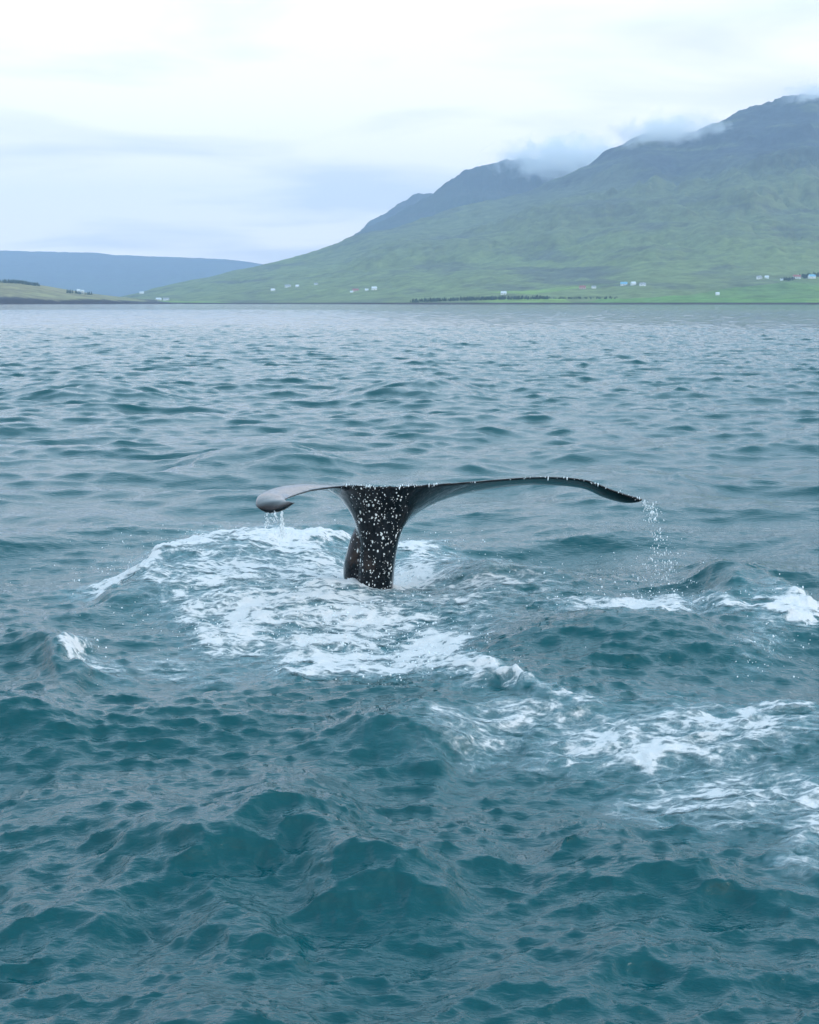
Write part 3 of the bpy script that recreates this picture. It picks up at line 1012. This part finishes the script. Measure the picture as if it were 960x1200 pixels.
stock_v, stock_f = stock_loft([
    (400, 470, 800, 0.10, 0.42), (408, 466, 745, 0.06, 0.34), (416, 461.5, 700, 0.02, 0.27), (418, 463, 668, 0.0, 0.24),
    (420, 465, 650, -0.01, 0.22), (421, 468, 634, -0.02, 0.21), (418, 473, 620, -0.04, 0.20), (413, 482, 606, -0.07, 0.18),
    (413, 486, 594, -0.05, 0.14), (418, 480, 585, -0.06, 0.09), (430, 470, 578, -0.08, 0.04)], power=2.3)
keel_v, keel_f = stock_loft([
    (398, 440, 800, 0.40, 0.40), (401, 430, 740, 0.36, 0.30), (404, 432, 692, 0.22, 0.25), (402, 432, 672, 0.18, 0.23),
    (403, 432, 658, 0.16, 0.21), (407, 432, 643, 0.14, 0.18), (411, 434, 630, 0.12, 0.14), (416, 440, 618, 0.08, 0.10)], power=2.0)

bm = bmesh.new()
for V_, F_ in ((fluke_v, fluke_f), (stock_v, stock_f), (keel_v, keel_f)):
    bv = [bm.verts.new(p) for p in V_]
    for f in F_:
        try:
            bm.faces.new([bv[i] for i in f])
        except ValueError:
            pass
bmesh.ops.recalc_face_normals(bm, faces=bm.faces)
me = bpy.data.meshes.new('whale_raw')
bm.to_mesh(me); bm.free()
raw = bpy.data.objects.new('whale_raw', me)
COL.objects.link(raw)
md = raw.modifiers.new('remesh', 'REMESH')
md.mode = 'VOXEL'
md.voxel_size = 0.0095
sm = raw.modifiers.new('smooth', 'SMOOTH')
sm.factor = 0.5; sm.iterations = 9
dg = bpy.context.evaluated_depsgraph_get()
dg.update()
wm_ = bpy.data.meshes.new_from_object(raw.evaluated_get(dg))
bpy.data.objects.remove(raw)
wm_.name = 'whale'
wm_.materials.clear(); wm_.materials.append(M_SKIN)
wm_.polygons.foreach_set('use_smooth', np.ones(len(wm_.polygons), bool))
whale = bpy.data.objects.new('whale', wm_)
COL.objects.link(whale)
tag(whale, 'black humpback whale tail with raised flukes dripping above the foam', 'whale')

WV = np.zeros(len(wm_.vertices) * 3, np.float32); wm_.vertices.foreach_get('co', WV); WV = WV.reshape(-1, 3).astype(float)
# the skin runs smoothly from the stock into the flukes
_px, _py = to_px(WV[:, 0], WV[:, 1], WV[:, 2])
_w = np.exp(-((_py - 606) / 17) ** 4) * np.exp(-((_px - 450) / 50) ** 4) * (WV[:, 1] < Y0 + 0.1)
_m = np.nonzero(_w > 0.02)[0]
_ed = np.zeros(len(wm_.edges) * 2, np.int32); wm_.edges.foreach_get('vertices', _ed); _ed = _ed.reshape(-1, 2)
_k = (_w[_ed] > 0.02).any(1)
_ed = _ed[_k]
_cnt = np.bincount(_ed.ravel(), minlength=len(WV))[:, None]
for _ in range(220):
    _s = np.zeros_like(WV)
    np.add.at(_s, _ed[:, 0], WV[_ed[:, 1]]); np.add.at(_s, _ed[:, 1], WV[_ed[:, 0]])
    WV[_m] += (_s[_m] / _cnt[_m] - WV[_m]) * (0.6 * _w[_m])[:, None]
wm_.vertices.foreach_set('co', WV.astype(np.float32).ravel()); wm_.update()
WN = np.zeros(len(wm_.vertices) * 3, np.float32); wm_.vertices.foreach_get('normal', WN); WN = WN.reshape(-1, 3).astype(float)
wpx_, wpy_ = to_px(WV[:, 0], WV[:, 1], WV[:, 2])


def ico():
    b = bmesh.new(); bmesh.ops.create_icosphere(b, subdivisions=1, radius=1.0)
    v = np.array([x.co[:] for x in b.verts]); f = np.array([[q.index for q in x.verts] for x in b.faces])
    b.free()
    return v, f


IV, IF = ico()


def drops(name, centers, radii, mat, stretch=None, normals=None, flat=0.35, parent=None, seed=5):
    r = np.random.default_rng(seed)
    n = len(centers)
    V = IV[None] * radii[:, None, None] * (1 + 0.28 * r.normal(size=(n, len(IV), 1)).clip(-1, 1))
    if stretch is not None:
        V[:, :, 2] *= stretch[:, None]
    if normals is not None:
        dn = np.einsum('nvk,nk->nv', V, normals)
        V -= dn[..., None] * normals[:, None] * (1 - flat)
    V = V + centers[:, None]
    Fm = (IF[None] + (np.arange(n) * len(IV))[:, None, None]).reshape(-1, 3)
    return mesh_np(name, V.reshape(-1, 3), Fm, mat, parent=parent)


facing = -WN[:, 1] > 0.25
onstock = facing & (wpx_ > 411) & (wpx_ < 478) & (wpy_ > 570) & (wpy_ < 705)
cand = np.nonzero(onstock)[0]
dens = np.exp(-((wpx_[cand] - 446) / 28) ** 2) + 0.1
pick = rng.choice(cand, 440, replace=False, p=dens / dens.sum())
rad = np.clip(rng.lognormal(math.log(0.0035), 0.55, len(pick)), 0.0018, 0.011)
sp_o = drops('speckle', WV[pick] + WN[pick] * 0.001, rad, M_SPECK, stretch=rng.uniform(0.8, 2.2, len(pick)), normals=WN[pick], flat=0.4, parent=whale)
tag(sp_o, 'white speckles of barnacles and drops on the black tail stock', kind='stuff')

# ------------------------------------------------------------------ drops and falling water
mD, n_, l_, b_ = new_mat('spray_water')
b_.inputs['Base Color'].default_value = (0.86, 0.90, 0.92, 1)
b_.inputs['Roughness'].default_value = 0.15
b_.inputs['IOR'].default_value = 1.333
M_DROP = mD


def fall(name, label, px_py_depth, n, rmin, rmax, seed):
    """drops strung along falling paths; each path: start, end, spread (m), share"""
    r = np.random.default_rng(seed)
    C_, R_, S_ = [], [], []
    for (p0, p1, s0, s1, share) in px_py_depth:
        a, b2 = at_depth(*p0), at_depth(*p1)
        k = int(n * share)
        t = r.random(k) ** 0.9
        c = a + (b2 - a) * t[:, None] + r.normal(size=(k, 3)) * (s0 + (s1 - s0) * t)[:, None] * np.array([1, 0.8, 0.5])
        C_.append(c); R_.append(np.clip(r.lognormal(math.log(rmin), 0.5, k), rmin * 0.5, rmax)); S_.append(r.uniform(1.0, 4.0, k))
    C_, R_, S_ = np.vstack(C_), np.concatenate(R_), np.concatenate(S_)
    k = C_[:, 2] > 0.02
    o = drops(name, C_[k], R_[k], M_DROP, stretch=S_[k], seed=seed)
    tag(o, label, 'water', kind='stuff')


YR, YL = Y0 + 0.32, Y0 - 2.05
fall('falling_water', 'white drops of water falling from the long fluke tip',
     [((753, 588, YR), (768, 602, YR), 0.01, 0.03, 0.14), ((762, 590, YR), (772, 640, YR), 0.03, 0.05, 0.30),
      ((772, 635, YR), (778, 690, YR), 0.05, 0.12, 0.34), ((765, 660, YR), (785, 715, YR), 0.10, 0.18, 0.22)],
     380, 0.0029, 0.008, 31)
fall('falling_water', 'thin streams of water running off the curled fluke tip',
     [((330, 599, YL), (331, 629, YL), 0.004, 0.012, 0.45), ((313, 600, YL), (312, 618, YL), 0.004, 0.012, 0.2),
      ((322, 599, YL), (321, 612, YL), 0.008, 0.02, 0.15), ((331, 618, YL), (332, 635, YL), 0.02, 0.05, 0.2)],
     320, 0.0022, 0.005, 32)

# beads of water along the thin trailing edge
rb = np.random.default_rng(77)
ei = rb.integers(70, len(Ts) - 8, 90)
bc = Ts[ei] + rb.normal(size=(90, 3)) * np.array([0.012, 0.006, 0.006]) + np.array([0, -0.012, 0.0])
bd = drops('water_bead', bc, np.clip(rb.lognormal(math.log(0.0026), 0.5, 90), 0.0015, 0.006), M_DROP, stretch=rb.uniform(1, 4.5, 90), seed=78)
tag(bd, 'bright beads of water clinging along the upper edge of the fluke', 'water', kind='stuff')

# spray thrown over the foam
r = np.random.default_rng(41)
sp = []
for cx_, cy_, sx, sy, hmax, k in ((440, 694, 34, 6, 0.14, 420), (320, 645, 90, 8, 0.12, 420), (190, 680, 60, 12, 0.10, 220), (300, 720, 90, 30, 0.18, 520),
                                 (500, 780, 60, 18, 0.16, 420), (600, 700, 90, 22, 0.25, 260), (755, 722, 50, 10, 0.16, 300), (780, 700, 25, 12, 0.4, 120),
                                 (930, 730, 50, 12, 0.18, 200), (98, 785, 12, 12, 0.12, 70), (420, 740, 90, 20, 0.2, 400), (900, 780, 30, 15, 0.15, 60)):
    px = r.normal(cx_, sx, k); py = r.normal(cy_, sy, k)
    x, y = on_water(px, py)
    sp.append(np.stack([x, y, 0.05 + hmax * r.random(k) ** 2.2], 1))
sp = np.vstack(sp)
o = drops('spray', sp, np.clip(r.lognormal(math.log(0.0034), 0.45, len(sp)), 0.0015, 0.009), M_DROP, stretch=r.uniform(0.8, 1.5, len(sp)), seed=42)
tag(o, 'fine white spray drops flung over the foaming water', 'spray', kind='stuff')


# ------------------------------------------------------------------ clouds on the ridges
def cloud_material(dens, scale):
    m = bpy.data.materials.new('cloud_vapour')
    m.use_nodes = True
    n, l = m.node_tree.nodes, m.node_tree.links
    n.clear()
    out = nd(n, 'ShaderNodeOutputMaterial')
    pv = nd(n, 'ShaderNodeVolumePrincipled', inp={'Color': (1.0, 1.0, 1.0, 1), 'Anisotropy': 0.2})
    t = nd(n, 'ShaderNodeTexCoord')
    ln = nd(n, 'ShaderNodeVectorMath', operation='LENGTH')
    l.new(t.outputs['Object'], ln.inputs[0])
    fall_ = nd(n, 'ShaderNodeMapRange', inp={1: 0.15, 2: 1.0, 3: 0.75, 4: -0.35})
    l.new(ln.outputs['Value'], fall_.inputs[0])
    ns = nd(n, 'ShaderNodeTexNoise', inp={'Scale': scale, 'Detail': 5.0, 'Roughness': 0.6, 'Distortion': 0.4})
    geo = nd(n, 'ShaderNodeNewGeometry')
    l.new(geo.outputs['Position'], ns.inputs['Vector'])
    mr = nd(n, 'ShaderNodeMapRange', inp={1: 0.3, 2: 0.7, 3: -0.55, 4: 0.55})
    l.new(ns.outputs['Fac'], mr.inputs[0])
    ad = nd(n, 'ShaderNodeMath', operation='ADD')
    l.new(fall_.outputs[0], ad.inputs[0]); l.new(mr.outputs[0], ad.inputs[1])
    mx = nd(n, 'ShaderNodeMath', operation='MAXIMUM', inp={1: 0.0})
    l.new(ad.outputs[0], mx.inputs[0])
    mu = nd(n, 'ShaderNodeMath', operation='MULTIPLY', inp={1: dens})
    l.new(mx.outputs[0], mu.inputs[0]); l.new(mu.outputs[0], pv.inputs['Density'])
    l.new(pv.outputs[0], out.inputs['Volume'])
    return m


M_CLOUD = cloud_material(0.02, 0.012)


def cloud(px, py, Y, rx, ry, rz, label):
    c = at_depth(px, py, Y)
    b = bmesh.new(); bmesh.ops.create_icosphere(b, subdivisions=3, radius=1.0)
    me_ = bpy.data.meshes.new('cloud'); b.to_mesh(me_); b.free()
    me_.materials.append(M_CLOUD)
    o_ = bpy.data.objects.new('cloud', me_)
    COL.objects.link(o_)
    s = Y / F_PX
    o_.location = c; o_.scale = (rx * s, ry, rz * s)
    tag(o_, label, 'cloud')
    return o_


CLOUDS = True
if CLOUDS:
    cloud(665, 186, 8050, 105, 300, 34, 'white wisp of cloud caught on the saddle of the blue shoulder')
    cloud(790, 156, 6250, 84, 210, 32, 'white tuft of cloud spilling over the notch in the green ridge')
    cloud(962, 116, 6350, 60, 180, 28, 'small white cloud touching the summit of the green mountain')

# ------------------------------------------------------------------ air
mh = bpy.data.materials.new('haze_air')
mh.use_nodes = True
hn, hl = mh.node_tree.nodes, mh.node_tree.links
hn.clear()
ho = nd(hn, 'ShaderNodeOutputMaterial')
hv = nd(hn, 'ShaderNodeVolumePrincipled', inp={'Color': (0.60, 0.765, 1.0, 1), 'Density': 8.5e-5})
hl.new(hv.outputs[0], ho.inputs['Volume'])
v, f = box_np(-10500, 7500, -400, 16300, -5, 1260)
hz = mesh_np('haze', v, f, mh, smooth=False)
tag(hz, 'thin blue haze in the air over the fjord', 'haze', kind='stuff')
